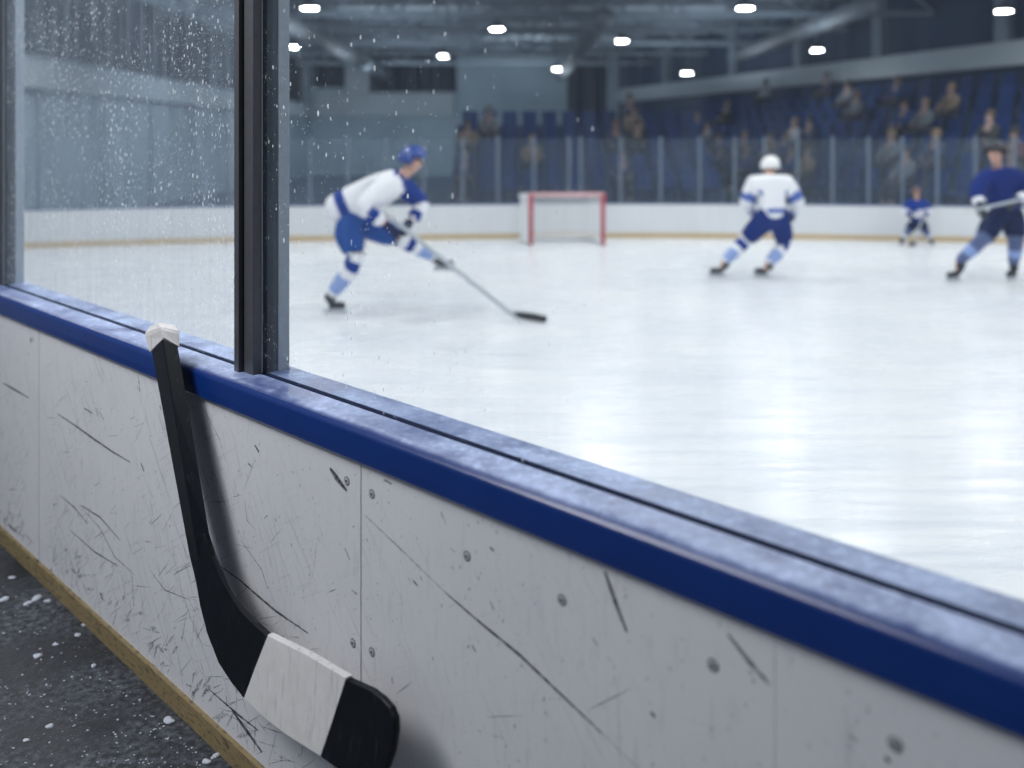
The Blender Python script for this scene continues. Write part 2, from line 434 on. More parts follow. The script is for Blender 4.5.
for i in range(4):
    a, b = seams[i] + (.0006 if i == 1 else .0022), seams[i + 1] - (.0006 if i == 0 else .0022)
    root = empty('dasher_board_panel', B((a + b) / 2, DW, 0), plabels[i], 'board panel')
    root.rotation_euler = (0, 0, 0)
    bm = bmesh.new()
    prof = [(DW, .06), (DW, 1.0805), (DW + .022, 1.0805), (DW + .022, .06)]
    extrude_profile(bm, prof, B, [a, b])
    for pts, w, mi in marks[i]: add_mark(bm, pts, w, mi, DW)
    lo, hi = max(a, .55), min(b, 5.2)
    area = max(hi - lo, 0)
    for _ in range(int(120 * area)):
        z = .08 + .98 * R.random() ** 1.25; t = R.uniform(lo + .02, hi - .02)
        fleck(bm, t, z, R.uniform(.004, .014), R.uniform(.0018, .004), R.gauss(.15, .5), R.random() < .5, DW)
    dens = 120 if i >= 2 else 12
    for _ in range(int(dens * area)):
        z = .08 + (.9 if R.random() < .3 else .45) * R.random(); t = R.uniform(lo + .12, hi - .12)
        ang = -.95 + R.gauss(0, .28) if R.random() < .75 else R.gauss(.3, .6)
        l = R.uniform(.02, .16)
        if z - l * .5 < .07: z = .07 + l * .5
        fleck(bm, t, z, l, R.uniform(.0007, .0022), ang, R.random() < .6, DW)
    for _ in range(int((26 if i >= 2 else 3) * area)):
        t = R.uniform(lo + .12, hi - .12)
        fleck(bm, t, .105 + abs(R.gauss(0, .06)), R.uniform(.03, .13), R.uniform(.006, .016), -.8 + R.gauss(0, .45), 2, DW)
    obj('panel', bm, [BOARD, SCUFF, SCUFF2, SMUDGE], root)
    bm = bmesh.new()
    KD = DW - .011
    prof = [(KD, 0), (KD, .07), (KD + .004, .076), (DW + .02, .076), (DW + .02, 0)]
    extrude_profile(bm, prof, B, [a, b])
    o = obj('kick_plate', bm, KICK, root); o['label'] = 'dirty yellow kick plate'
    for (sx, sy) in screws[i]:
        t, z = px_tz(sx, sy, DW)
        bm = bmesh.new()
        c = B(t, DW, z)
        q = Matrix.Translation(c) @ (-N).to_track_quat('Z', 'Y').to_matrix().to_4x4()
        n = 18
        prev = None
        for r, h in ((.0118, 0), (.0118, .0008), (.0092, .0010), (.0088, .0016), (.0045, .0024), (.0040, .0008), (.0012, .0008)):
            ring = [bm.verts.new(q @ V((r * math.cos(2 * math.pi * k / n), r * math.sin(2 * math.pi * k / n), h))) for k in range(n)]
            if prev:
                for k in range(n):
                    f = bm.faces.new((prev[k], prev[(k + 1) % n], ring[(k + 1) % n], ring[k]))
                    f.material_index = 1 if r > .009 or r < .0042 else 0
            prev = ring
        bm.faces.new(prev).material_index = 1
        obj('screw', bm, [SCREW, RIM], root)
    bm = bmesh.new()
    for t in (a + .03, b - .03): box(bm, B(t, DW + .065, .57), (.05, .085, 1.01), Matrix.Rotation(math.atan2(U.y, U.x), 3, 'Z'))
    extrude_profile(bm, [(DW + .11, .02), (DW + .11, 1.07), (DW + .125, 1.07), (DW + .125, .02)], B, [a, b])
    obj('support_frame', bm, DARK, root)

# cap rail
bm = bmesh.new()
zt, zb, D0, D1, G0, G1 = 1.175, 1.081, 1.403, 1.629, 1.509, 1.529
prof = [(DW + .005, zb - .0), (DW + .005, zb + .004), (D0 + .004, zb + .001), (D0, zb + .006), (D0 - .001, zb + .03), (D0, zt - .030)]
for k in range(1, 9):
    a = math.pi / 2 * k / 8
    prof.append((D0 + .034 - .034 * math.cos(a), zt - .026 + .026 * math.sin(a)))
prof += [(G0 - .003, zt), (G0, zt - .002), (G0, zt - .012), (G1, zt - .012), (G1, zt - .002), (G1 + .003, zt), (D1 - .006, zt), (D1, zt - .006), (D1, zb)]
extrude_profile(bm, prof, B, [-1.2 + .2 * k for k in range(43)])
cap = obj('cap_rail', bm, CAP)
tag(cap, 'frosty blue plastic cap rail running along the top of the near white boards', 'cap rail')
gk = bmesh.new()
extrude_profile(gk, [(G0 + .0005, zt - .0115), (G0 + .0005, zt + .002), (G0 + .0052, zt + .002), (G0 + .0052, zt - .0115)], B, [-1.2, 7.2])
extrude_profile(gk, [(G1 - .0052, zt - .0115), (G1 - .0052, zt + .001), (G1 - .0005, zt + .001), (G1 - .0005, zt - .0115)], B, [-1.2, 7.2])
obj('gasket', gk, GASKET, cap)['label'] = 'dark navy gasket strip in the groove'

# shielding posts and panes
TP = [2.648, 5.168]
def post(t0, label):
    root = empty('glass_post', B(t0 + .03, 1.52, zt), label, 'post')
    rot = Matrix.Rotation(math.atan2(U.y, U.x), 3, 'Z')
    def bar(name, ta, tb, da, db, mat, parent=root, z1=3.3, bv=.0015, z0=zt):
        bm = bmesh.new()
        box(bm, B((ta + tb) / 2, (da + db) / 2, (z0 + z1) / 2), (tb - ta, db - da, z1 - z0), rot)
        bevel(bm, bv, 2)
        return obj(name, bm, mat, parent)
    bar('front_bar', t0, t0 + .055, 1.480, 1.5095, POSTM)
    bar('side_channel', t0 + .064, t0 + .093, 1.466, 1.5095, POSTM)
    bar('core', t0 + .03, t0 + .085, 1.4995, 1.5095, DARK, bv=.0005)
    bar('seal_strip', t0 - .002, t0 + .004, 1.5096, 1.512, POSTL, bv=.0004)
    bar('edge_glint_strip', t0 + .0945, t0 + .106, 1.506, 1.5112, POSTL, bv=.0006)  # pale strip added to stand in for the glint on the pane's edge
    bar('rear_bar', t0, t0 + .085, 1.5275, 1.566, POSTD)
    bar('rear_flange', t0 - .004, t0 + .09, 1.566, 1.606, POSTL)
post(TP[0], 'dark grey metal glass post on the cap rail beside the stick end')
post(TP[1], 'dark metal glass post at the left edge of the photo')
rotU = Matrix.Rotation(math.atan2(U.y, U.x), 3, 'Z')
def pane(ta, tb, mat, label):
    bm = bmesh.new()
    box(bm, (0, 0, 0), (tb - ta, .009, 3.28 - (zt - .010)))
    o = obj('safety_glass', bm, mat)
    c = B((ta + tb) / 2, (G0 + G1) / 2, (3.28 + zt - .010) / 2)
    o.matrix_basis = Matrix.Translation(c) @ rotU.to_4x4()
    return tag(o, label, 'glass pane')
pane(TP[0] + .047, TP[1] + .04, PANEL_L, 'fogged acrylic glass pane covered in droplets left of the grey post')
pane(-.9, TP[0] + .038, PANEL_R, 'clear acrylic glass pane right of the grey post')

# ------------------------------------------------------------------ leaning stick
def stick_pt(px, py, off=0.0):
    rx, rz = (px - CX) / F, -(py - HY) / F
    # D = 1.352 - .06*(1.17 - z) - off ;  D = (N.x*rx+N.y)*Y ; z = H + rz*Y
    a = N.x * rx + N.y - .06 * rz
    Y = (1.366 - .06 * (1.17 - H) - off) / a
    return V((rx * Y, Y, H + rz * Y))
st = empty('hockey_stick', stick_pt(300, 757), 'black hockey stick with white taped blade leaning on the near white boards', 'hockey stick')
def smooth_poly(pts, it=2):
    for _ in range(it):
        q = []
        for i in range(len(pts)):
            a, b = pts[i], pts[(i + 1) % len(pts)]
            q += [(a[0] * .75 + b[0] * .25, a[1] * .75 + b[1] * .25), (a[0] * .25 + b[0] * .75, a[1] * .25 + b[1] * .75)]
        pts = q
    return pts
def slab(name, pts, off_front, off_back, mat, bw, parent=st, curve=0):
    bm = bmesh.new()
    fr = [bm.verts.new(stick_pt(x, y, off_front)) for x, y in pts]
    bk = [bm.verts.new(stick_pt(x, y, off_front) - (stick_pt(x, y, off_front) - V((stick_pt(x, y, off_front)))) + N * (off_front - off_back)) for x, y in pts]
    n = len(pts)
    f1 = bm.faces.new(fr); f2 = bm.faces.new(bk[::-1])
    for i in range(n): bm.faces.new((fr[i], bk[i], bk[(i + 1) % n], fr[(i + 1) % n]))
    if bw:
        es = list(f1.edges) + list(f2.edges)
        bmesh.ops.bevel(bm, geom=es, offset=bw, segments=3, affect='EDGES', profile=.5, clamp_overlap=True)
    return obj(name, bm, mat, parent)
blade = [(201, 534), (197.5, 560), (195.5, 582), (200, 605), (206.5, 633), (218, 663), (231, 682), (243, 697), (265, 716), (287, 733), (320, 756), (338, 769), (353, 779), (368, 784), (377, 782), (386, 770),
         (392, 752), (395, 733), (394.5, 719), (390, 708), (381, 698), (371, 691.5), (359, 686), (345, 679.5), (307, 657.5), (267, 636.5), (252, 625), (240, 611), (227, 592), (220, 578), (210, 556), (204, 534)]
slab('blade', blade, .014, -.003, BLK, .004)
tape = [(267.5, 634.6), (307, 655.4), (346.5, 677.6), (333.5, 717), (320.5, 757.5), (287, 735), (265, 718), (243, 699), (255, 668)]
o = slab('blade_tape', tape, .0155, -.0045, TAPE, .0042); o['label'] = 'band of white cloth tape round the blade'
def shaft_prism(name, rows, mat, ridge, back, parent=st):
    bm = bmesh.new(); prev = None
    for (xl, yl), (xm, ym), (xr, yr), rg in rows:
        a = stick_pt(xl, yl, .002); m_ = stick_pt(xm, ym, .002 + rg); b = stick_pt(xr, yr, .002)
        c_ = (a + b) / 2 + N * back
        ring = [c_.lerp(a, .93), a.lerp(m_, .05), a.lerp(m_, .95), m_.lerp(b, .05), m_.lerp(b, .95), b.lerp(c_, .07), b.lerp(c_, .95), c_.lerp(a, .05)]
        ring = [bm.verts.new(p) for p in ring]
        n_ = len(ring)
        if prev:
            for k in range(n_): bm.faces.new((prev[k], prev[(k + 1) % n_], ring[(k + 1) % n_], ring[k]))
        else: bm.faces.new(ring[::-1])
        prev = ring
    bm.faces.new(prev)
    return obj(name, bm, mat, parent)
def shrow(y, rg):
    f = (y - 345) / 215
    xl, xr, xm = 150 + 40 * f, 178 + 36 * f, 163.5 + 35 * f
    return ((xl, y), (xm, y), (xr, y), rg)
shaft_prism('shaft', [shrow(334, .030), shrow(400, .030), shrow(475, .026), shrow(530, .02), shrow(556, .014), ((193.5, 574), (206, 574), (218, 574), .011), ((199.8, 602), (214, 602), (233, 602), .009), ((204, 622), (222, 622), (248, 622), .008)], BLK, .016, .020)
kn = [((150, 326), (158.5, 322.5), (174, 325), .026), ((144.5, 333), (160, 327), (180, 331), .036), ((144.8, 338), (161, 330), (180.2, 334), .037), ((148.8, 352.5), (164, 337.5), (180, 347), .034)]
o = shaft_prism('end_knob', kn, TAPE, .02, .026); o['label'] = 'white taped end knob'

# ------------------------------------------------------------------ snow crumbs on the walkway
bm = bmesh.new()
def floor_px(px, py): return at(px, py, F * H / (py - HY))
lumps = [(38, 598, .028), (30, 603, .018), (47, 601, .012), (170, 722, .020), (83, 625, .010), (77, 635, .012), (117, 650, .014), (37, 657, .016), (94, 666, .010), (72, 677, .008), (50, 727, .012), (26, 740, .010), (205, 762, .016), (215, 757, .012),
         (12, 578, .014), (55, 645, .012), (140, 700, .007), (5, 600, .02)]
for px, py, r in [(a_, b_, c_ * .75) for a_, b_, c_ in lumps] + [(R.uniform(0, 200), 0, R.uniform(.002, .005)) for _ in range(200)]:
    if py == 0: py = R.uniform(575 + px * .9, 790)
    c = floor_px(px, py); c.z = r * .12
    for k in range(3 if r > .006 else 1):
        mm = Matrix.Translation(c + V((R.uniform(-r, r), R.uniform(-r, r), 0)) * (.8 if k else 0)) @ Matrix.Diagonal((r * R.uniform(.7, 1.2), r * R.uniform(.7, 1.2), r * .45, 1))
        bmesh.ops.create_icosphere(bm, subdivisions=2 if r > .006 else 1, radius=1, matrix=mm)
for v in bm.verts: v.co += V((R.uniform(-1, 1), R.uniform(-1, 1), R.uniform(-.3, .6))) * .0016
tag(obj('snow_crumbs', bm, SNOW, None, True), 'loose crumbs of snow scattered on the dark rubber walkway', 'snow', kind='stuff')

# ------------------------------------------------------------------ far boards
def seg_pts(line, step):
    out = []; acc = 0; nxt = 0
    for i in range(len(line) - 1):
        a, b = line[i], line[i + 1]; L = (b - a).length
        while nxt <= acc + L:
            out.append((a.lerp(b, (nxt - acc) / L), (b - a).normalized())); nxt += step
        acc += L
    return out
def far_sweep(name, prof, mat, parent):
    bm = bmesh.new(); rings = []
    for i, p in enumerate(FARLINE):
        d = (FARLINE[min(i + 1, len(FARLINE) - 1)] - FARLINE[max(i - 1, 0)]).normalized()
        nn = V((-d.y, d.x, 0))
        rings.append([bm.verts.new(p + nn * a + V((0, 0, z))) for a, z in prof])
    n = len(prof)
    for i in range(len(rings) - 1):
        for k in range(n): bm.faces.new((rings[i][k], rings[i][(k + 1) % n], rings[i + 1][(k + 1) % n], rings[i + 1][k]))
    bm.faces.new(rings[0]); bm.faces.new(rings[-1][::-1])
    return obj(name, bm, mat, parent)
fb = empty('rink_boards', FARLINE[9], 'long low white rink boards with yellow foot strip behind the goal', 'rink boards')
far_sweep('panel_wall', [(.012, .10), (.012, .655), (.10, .655), (.10, .10)], FARWHITE, fb)
far_sweep('kick_strip', [(0, 0), (0, .10), (.10, .10), (.10, 0)], FARKICK, fb)['label'] = 'yellow foot strip'
far_sweep('cap_strip', [(0, .656), (0, .682), (.12, .682), (.12, .656)], FARCAP, fb)['label'] = 'thin blue top edge'
PZ = .682
posts_px = [463, 498, 534, 569, 581, 621, 661, 700, 735, 765, 798, 833, 869, 903, 938, 976, 1015]
left_px = [35, 78, 120, 163, 205, 310, 348, 386, 424]
def far_at_px(px):
    for i in range(len(FARPIX) - 1):
        x0, x1 = FARPIX[i][0], FARPIX[i + 1][0]
        if x0 <= px <= x1:
            f = (px - x0) / (x1 - x0)
            p = ice_at(px, FARPIX[i][1] * (1 - f) + FARPIX[i + 1][1] * f)
            d = (FARLINE[i + 1] - FARLINE[i]).normalized()
            return p, d
pm = None
allp = sorted(left_px + posts_px)
for i, px in enumerate(allp):
    p, d = far_at_px(px)
    nn = V((-d.y, d.x, 0)); c = p + nn * .06
    if pm is None:
        bm = bmesh.new(); box(bm, (0, 0, .64), (.05, .05, 1.28)); box(bm, (0, 0, .01), (.09, .07, .02))
        bevel(bm, .004, 1)
        o = obj('far_post', bm, FARPOST); pm = o
    else:
        o = pm.copy(); COL.objects.link(o)
    o.name = 'shield_post'
    o.location = (c.x, c.y, PZ); o.rotation_euler = (0, 0, math.atan2(d.y, d.x))
    tag(o, 'thin pale glass post standing on the far rink boards, %s post from the left' % ORD[i], 'post', 'glass posts on the far boards')
ends = [15] + allp + [1060]
for i in range(len(ends) - 1):
    (p, d), (q, e) = far_at_px(ends[i]), far_at_px(ends[i + 1])
    nn = V((-d.y, d.x, 0))
    a, b = p + nn * .06, q + nn * .06
    dd = (b - a).normalized(); L = (b - a).length - .056
    if L < .05: continue
    bm = bmesh.new(); box(bm, (0, 0, .62), (L, .012, 1.24))
    o = obj('safety_glass', bm, FARGLASS)
    c = (a + b) / 2
    o.location = (c.x, c.y, PZ); o.rotation_euler = (0, 0, math.atan2(dd.y, dd.x))
    if i == 0: l = 'clear glass pane on the far boards left of the first thin post'
    elif i == len(ends) - 2: l = 'clear glass pane on the far boards right of the last thin post'
    else: l = 'clear glass pane on the far boards between the %s and %s post from the left' % (ORD[i - 1], ORD[i])
    tag(o, l, 'glass pane', 'glass panes on the far boards')

# ------------------------------------------------------------------ goal
GY = 17.2
gl, gr = at(531, 245, GY), at(603, 245, GY)
gh = at(531, 193.5, GY).z
gx0, gx1 = gl.x, gr.x
goal = empty('hockey_goal', ((gx0 + gx1) / 2, GY, 0), 'red framed hockey goal with white net standing before the far boards', 'goal')
for gx in (gx0, gx1):
    bm = bmesh.new(); tube(bm, [(gx, GY, .0), (gx, GY, gh - .03), (gx, GY, gh)], .042, 14)
    obj('goal_post', bm, RED, goal, True)
bm = bmesh.new(); tube(bm, [(gx0 - .03, GY, gh - .02), (gx1 + .03, GY, gh - .02)], .036, 14)
obj('crossbar', bm, M('faded_red_pipe', (.70, .42, .44), .5), goal, True)
by = GY + .72
bx0, bx1 = gx0 - .20, gx1 - .10
bm = bmesh.new()
tube(bm, [(gx0, GY, .05), (bx0 + .02, GY + .35, .05), (bx0 + .1, by, .05), (bx1 - .1, by, .05), (bx1 + .02, GY + .35, .05), (gx1, GY, .05)], .045, 10)
tube(bm, [(gx0, GY, gh - .03), (bx0, GY + .36, gh - .05), (bx0 + .15, GY + .46, gh - .05), (bx1 - .15, GY + .46, gh - .05), (bx1, GY + .36, gh - .05), (gx1, GY, gh - .03)], .03, 10)
obj('base_frame', bm, PAD, goal, True)['label'] = 'white padded back frame'
bm = bmesh.new()
foot = [V((gx0, GY, .05)), V((bx0 + .02, GY + .35, .05)), V((bx0 + .1, by, .05)), V((bx1 - .1, by, .05)), V((bx1 + .02, GY + .35, .05)), V((gx1, GY, .05))]
head = [V((gx0, GY, gh - .03)), V((bx0, GY + .36, gh - .05)), V((bx0 + .15, GY + .46, gh - .05)), V((bx1 - .15, GY + .46, gh - .05)), V((bx1, GY + .36, gh - .05)), V((gx1, GY, gh - .03))]
cords = []
for i in range(5):
    m_ = max(3, int((foot[i + 1] - foot[i]).length / .045))
    for k in range(m_):
        f = k / m_
        cords.append((foot[i].lerp(foot[i + 1], f), head[i].lerp(head[i + 1], f)))
for a, b in cords: tube(bm, [a, b], .005, 4, cap=False)
for j in range(1, 20):
    f = j / 20
    tube(bm, [foot[i].lerp(head[i], f) for i in range(6)], .005, 4, cap=False)
for k in range(1, 26):
    x = gx0 + (gx1 - gx0) * k / 26
    tube(bm, [(x, GY, gh - .02), (min(max(x, bx0 + .16), bx1 - .16), GY + .46, gh - .045)], .005, 4, cap=False)
for j in range(1, 9):
    f = j / 9
    tube(bm, [(gx0 * (1 - f) + bx0 * f, GY + .4 * f, gh - .025), (gx1 * (1 - f) + bx1 * f, GY + .4 * f, gh - .025)], .005, 4, cap=False)
obj('net', bm, NETM, goal)['label'] = 'white cord net'

# ------------------------------------------------------------------ hall shell
def slab_wall(name, a, b, z0, z1, mat, thick=.2, holes=()):
    """vertical wall from a to b with rectangular holes (s0,s1,z0,z1) along its length"""
    a, b = V((*a, 0)), V((*b, 0)); d = (b - a); L = d.length; d.normalize()
    bm = bmesh.new()
    rot = Matrix.Rotation(math.atan2(d.y, d.x), 3, 'Z')
    ss = sorted({0, L} | {h[0] for h in holes} | {h[1] for h in holes}); zs = sorted({z0, z1} | {h[2] for h in holes} | {h[3] for h in holes})
    for i in range(len(ss) - 1):
        for j in range(len(zs) - 1):
            s, z = (ss[i] + ss[i + 1]) / 2, (zs[j] + zs[j + 1]) / 2
            if any(h[0] < s < h[1] and h[2] < z < h[3] for h in holes): continue
            c = a + d * s
            box(bm, (c.x, c.y, z), (ss[i + 1] - ss[i], thick, zs[j + 1] - zs[j]), rot)
    bmesh.ops.remove_doubles(bm, verts=bm.verts[:], dist=1e-4)
    o = obj(name, bm, mat); tag(o, kind='structure'); return o
CZ = 6.6
XL, XR, YE = -10.6, 13.6, 50
slab_wall('wall_left', (XL, 17.6), (XL, YE), 0, CZ, GREYWALL, .2, [(1.5, 30.5, 3.75, 5.9)])
def window(name, a, b, z0, z1, nm):
    a, b = V((*a, 0)), V((*b, 0)); d = (b - a); L = d.length; d.normalize()
    rot = Matrix.Rotation(math.atan2(d.y, d.x), 3, 'Z')
    bm = bmesh.new(); c = (a + b) / 2
    box(bm, (c.x, c.y, (z0 + z1) / 2), (L, .03, z1 - z0), rot)
    root = obj(name, bm, WINGLASS); tag(root, kind='structure')
    bm = bmesh.new()
    for k in range(nm + 1):
        p = a + d * (L * k / nm); box(bm, (p.x, p.y, (z0 + z1) / 2), (.09, .09, z1 - z0), rot)
    for z in (z0 + .04, z1 - .04): box(bm, (c.x, c.y, z), (L, .09, .08), rot)
    obj('window_frame', bm, M('window_frame_dark', (.05, .065, .085), .6), root)
window('window_1', (XL, 19.1), (XL, 48.1), 3.75, 5.9, 10)
wx = lambda px: (px - CX) / F * YE
slab_wall('wall_far', (XL, YE), (5.7, YE), 0, CZ, GREYWALL, .2, [(wx(286) - XL, wx(345) - XL, 4.65, 6.35), (wx(370) - XL, wx(457) - XL, 4.4, 6.35), (wx(567) - XL, 5.0 - XL, 1.0, 6.3)])
window('window_2', (wx(286), YE), (wx(345), YE), 4.65, 6.35, 2)
window('window_3', (wx(370), YE), (wx(457), YE), 4.4, 6.35, 4)
slab_wall('wall_recess', (wx(560), YE + 4), (6.5, YE + 4), 0, CZ, DARKWALL)
WA, WB = V((15.9, 17.7, 0)), V((4.9, 52.5, 0))
WD = (WB - WA).normalized(); WN = V((-WD.y, WD.x, 0))       # along the right wall, into the hall
slab_wall('wall_right', (WA.x, WA.y), (WB.x, WB.y), 0, CZ, DARKWALL)
rotW = Matrix.Rotation(math.atan2(WD.y, WD.x), 3, 'Z')
def wpt(s_, d, z): return WA + WD * s_ + WN * d + V((0, 0, z))
def wbox(name, s0, s1, d0, d1, z0, z1, mat, bv=.02):
    bm = bmesh.new(); box(bm, wpt((s0 + s1) / 2, (d0 + d1) / 2, (z0 + z1) / 2), (s1 - s0, d1 - d0, z1 - z0), rotW)
    if bv: bevel(bm, bv, 1)
    return tag(obj(name, bm, mat), kind='structure')
def trim(name, lo, hi, mat, bv=.02):
    bm = bmesh.new()
    box(bm, tuple((a + b) / 2 for a, b in zip(lo, hi)), tuple(b - a for a, b in zip(lo, hi)))
    bevel(bm, bv, 1)
    o = obj(name, bm, mat); tag(o, kind='structure'); return o
trim('trim_left', (XL + .1, 17.6, 3.02), (XL + .35, YE - .1, 3.62), BANDM)
trim('trim_far', (XL + .36, YE - .35, 3.12), (wx(455), YE - .1, 4.35), BANDM)
wbox('trim_right', 0, 34, .1, .45, 3.86, 4.52, BANDM)
for n, y in enumerate((3.5, 8.2, 13.2, 17.5, 22, 28)):
    wbox('trim_pillar_%s' % 'abcdef'[n], y - .22, y + .22, .1, .40, 4.53, CZ, STEEL)
trim('trim_pilaster', (wx(346), YE - .3, 4.36), (wx(369), YE - .1, CZ), BANDM)
for i, y in enumerate((21, 24.2, 27.5, 31, 35, 40)):
    trim('trim_joint_%s' % 'abcdef'[i], (XL + .1, y - .05, .0), (XL + .16, y + .05, 3.0), M('wall_joint', (.15, .19, .22), .8))
c = grid_plane('ceiling', [(-12, -3), (15, -3), (15, 56), (-12, 56)], CZ + .05, CEILM)
tag(c, kind='structure')

# roof trusses
tr0 = None
for i, y in enumerate((24, 28, 32, 36.5, 41, 46)):
    if tr0 is None:
        root = empty('roof_truss', (0, y, 5.5), '', 'truss')
        bm = bmesh.new(); box(bm, (1, y, 6.5), (22.8, .22, .16)); obj('top_chord', bm, STEEL, root)
        bm = bmesh.new(); box(bm, (1, y, 5.62), (22.8, .22, .16)); obj('bottom_chord', bm, STEEL, root)
        bm = bmesh.new()
        for k in range(23):
            x = -10.3 + k * .99
            z0, z1 = (5.66, 6.46) if k % 2 else (6.46, 5.66)
            tube(bm, [(x, y, z0), (x + .99, y, z1)], .045, 6)
        obj('web_braces', bm, STEEL, root)
        tr0 = root
    else:
        root = copy_tree(tr0); root.location = (0, y, 5.5)
    tag(root, 'grey steel lattice roof truss under the ceiling, %s from the rink side' % ORD[i], 'truss', 'steel roof trusses')
for i, (x0, y0, x1, y1, z, r) in enumerate(((-6.5, 24, -6.5, 49, 5.3, .28), (2.5, 26, 2.5, 49, 5.25, .3), (9.2, 24, 9.2, 49, 5.35, .26))):
    root = empty('air_duct', (x0, y0, z), 'round grey air duct under the roof trusses, %s from the left' % ORD[i], 'duct', 'air ducts')
    bm = bmesh.new(); tube(bm, [(x0, y0, z), (x1, y1, z)], r, 18); obj('pipe', bm, DUCTM, root, True)
    for k in range(9):
        y = y0 + 1 + k * (y1 - y0 - 2) / 8
        bm = bmesh.new()
        tube(bm, [(x0, y - .06, z), (x0, y + .06, z)], r + .02, 18)
        box(bm, (x0, y, z + r + .44), (.03, .03, .9))
        obj('hanger', bm, STEEL, root)

# ------------------------------------------------------------------ lamps and added fill lights
LZ = 5.0
vis = [(131, 31), (310, 8), (293, 47), (443, 56), (497, 29), (557, 69), (622, 41), (687, 73), (745, 8), (817, 50), (1004, 11)]
vis.sort()
def ring_surface(p, rows, n=24):
    bm = bmesh.new(); prev = None
    for r, z in rows:
        ring = [bm.verts.new(p + V((r * math.cos(2 * math.pi * k / n), r * math.sin(2 * math.pi * k / n), z))) for k in range(n)]
        if prev:
            for k in range(n): bm.faces.new((prev[k], prev[(k + 1) % n], ring[(k + 1) % n], ring[k]))
        prev = ring
    bm.faces.new(prev)
    return bm
HANG = {(687, 73): 4.15, (817, 50): 4.7, (557, 69): 4.8}
for i, (px, py) in enumerate(vis):
    lz = HANG.get((px, py), LZ)
    p = at(px, py, F * (lz - H) / (HY - py))
    root = empty('ceiling_lamp', p, 'round glowing white lamp hanging from the ceiling, %s lamp from the left' % ORD[i], 'lamp', 'ceiling lamps over the far side')
    obj('housing', ring_surface(p, ((.196, -.008), (.205, -.016), (.205, .05), (.15, .12), (.07, .2), (.05, .26))), LAMPBODY, root, True)
    obj('diffuser', ring_surface(p, ((.195, -.004), (.185, -.010), (.13, -.014), (.06, -.016))), LAMP, root, True)['label'] = 'glowing white lens'
    bm = bmesh.new(); tube(bm, [p + V((0, 0, .25)), V((p.x, p.y, CZ + .02))], .015, 8)
    obj('hanging_rod', bm, STEEL, root, True)
def area(name, loc, power, size, target=None, col=(1, .985, .96), spread=math.pi):
    l = bpy.data.lights.new(name, 'AREA'); l.shape = 'DISK'; l.size = size; l.energy = power; l.color = col; l.spread = spread
    o = bpy.data.objects.new(name, l); COL.objects.link(o); o.location = loc
    if target is not None: o.rotation_euler = (V(target) - V(loc)).to_track_quat('-Z', 'Y').to_euler()
    return o
RINK_W = 78
for y in (18.7, 14.5, 10.5, 6.5):
    for x in (-8, -3.2, 1.6, 5.4, 9.4, 13.2):
        if y < 8 and x < -7: continue
        area('rink_lamp', (x, y, LZ), RINK_W, .38)
for x, y in ((2.2, 3.6), (6, 3.2), (-1.6, 5.6), (5.2, .2), (-5.2, 8.2)):
    area('rink_lamp', (x, y, LZ), RINK_W * .38, .38)
# unseen key lamp and an added fill, over the side the viewer stands on
area('unseen_walkway_light', B(3.7, -.55, 3.35), 24, .8, B(2.6, 1.4, .8), (.98, .985, 1))
area('unseen_walkway_light', B(4.0, -1.7, 5.0), 210, 3.2, B(2.4, 1.4, .6), (.95, .97, 1))  # broad fill light added to soften the stick's shadow on the boards
for x, y in ((-4, 27), (6, 27), (-4, 36), (6, 36), (1, 44)):
    area('added_ceiling_wash', (x, y, 4.0), 105, 5.0, (x, y, 7), (.90, .95, 1))  # upward lights added to brighten the dark ceiling, no fixtures there
area('added_wall_wash', (-6.5, 27, 4.4), 70, 2.0, (XL, 29, 1.6), (.82, .91, 1))  # lights added to lift the dim hall walls, without any fixture
area('added_wall_wash', (-6.5, 37, 4.4), 80, 2.0, (XL, 38, 1.6), (.82, .91, 1))
area('added_wall_wash', (-6, 41, 4.2), 150, 2.0, (-6, YE, 2.2), (.82, .91, 1))
area('added_wall_wash', (0, 41, 4.2), 50, 2.0, (0, YE, 3.6), (.82, .91, 1))
for q in (4, 12, 20, 28):
    area('added_wall_wash', wpt(q, 5.5, 3.4), 26, 2.5, wpt(q + 1, .3, 4.3), (.84, .92, 1))  # further added lights, brightening the right-hand fascia

# ------------------------------------------------------------------ stands
def row_d(k): return 1.0 + .8 * (6 - k)
S0 = {k: 2.4 for k in range(7)}
for k in range(7):
    z = .35 + .4 * k
    wbox('floor_tier_%s' % 'abcdefg'[k], 1.9, 24.5, .12, row_d(k) + .38, (z - .4 if k else 0), z, CONC, 0)
for j in range(5):
    y, z = 24 + .8 * j, .25 + .4 * j
    bm = bmesh.new(); box(bm, (1.95, (y - .35 + 28.4) / 2, z - .2 if j else z / 2), (7.1, 28.4 - y + .35, .4 if j else z))
    tag(obj('floor_tier_end_%s' % 'abcde'[j], bm, CONC), kind='structure')
slab_wall('wall_stand', (-1.65, 28.5), (5.55, 28.5), 0, 2.35, CONC, .18)
def seat_mesh():
    bm = bmesh.new()
    box(bm, (0, -.02, .42), (.44, .40, .05))
    box(bm, (0, .20, .66), (.44, .05, .46), Matrix.Rotation(-.16, 3, 'X'))
    bevel(bm, .018, 2)
    for x in (-.17, .17): box(bm, (x, .1, .2), (.04, .06, .4))
    me = bpy.data.meshes.new('stadium_seat'); bm.to_mesh(me); bm.free(); me.materials.append(SEATM); return me
SM = seat_mesh()
spots = []
for k in range(7):
    for i in range(30):
        spots.append((wpt(2.4 + .73 * i, row_d(k), .35 + .4 * k), math.atan2(-WN.x, WN.y) + math.pi, 'side', k, i))
for j in range(5):
    for i in range(12):
        spots.append((V((-1.2 + .57 * i, 24 + .8 * j, .25 + .4 * j)), 0, 'end', j, i))
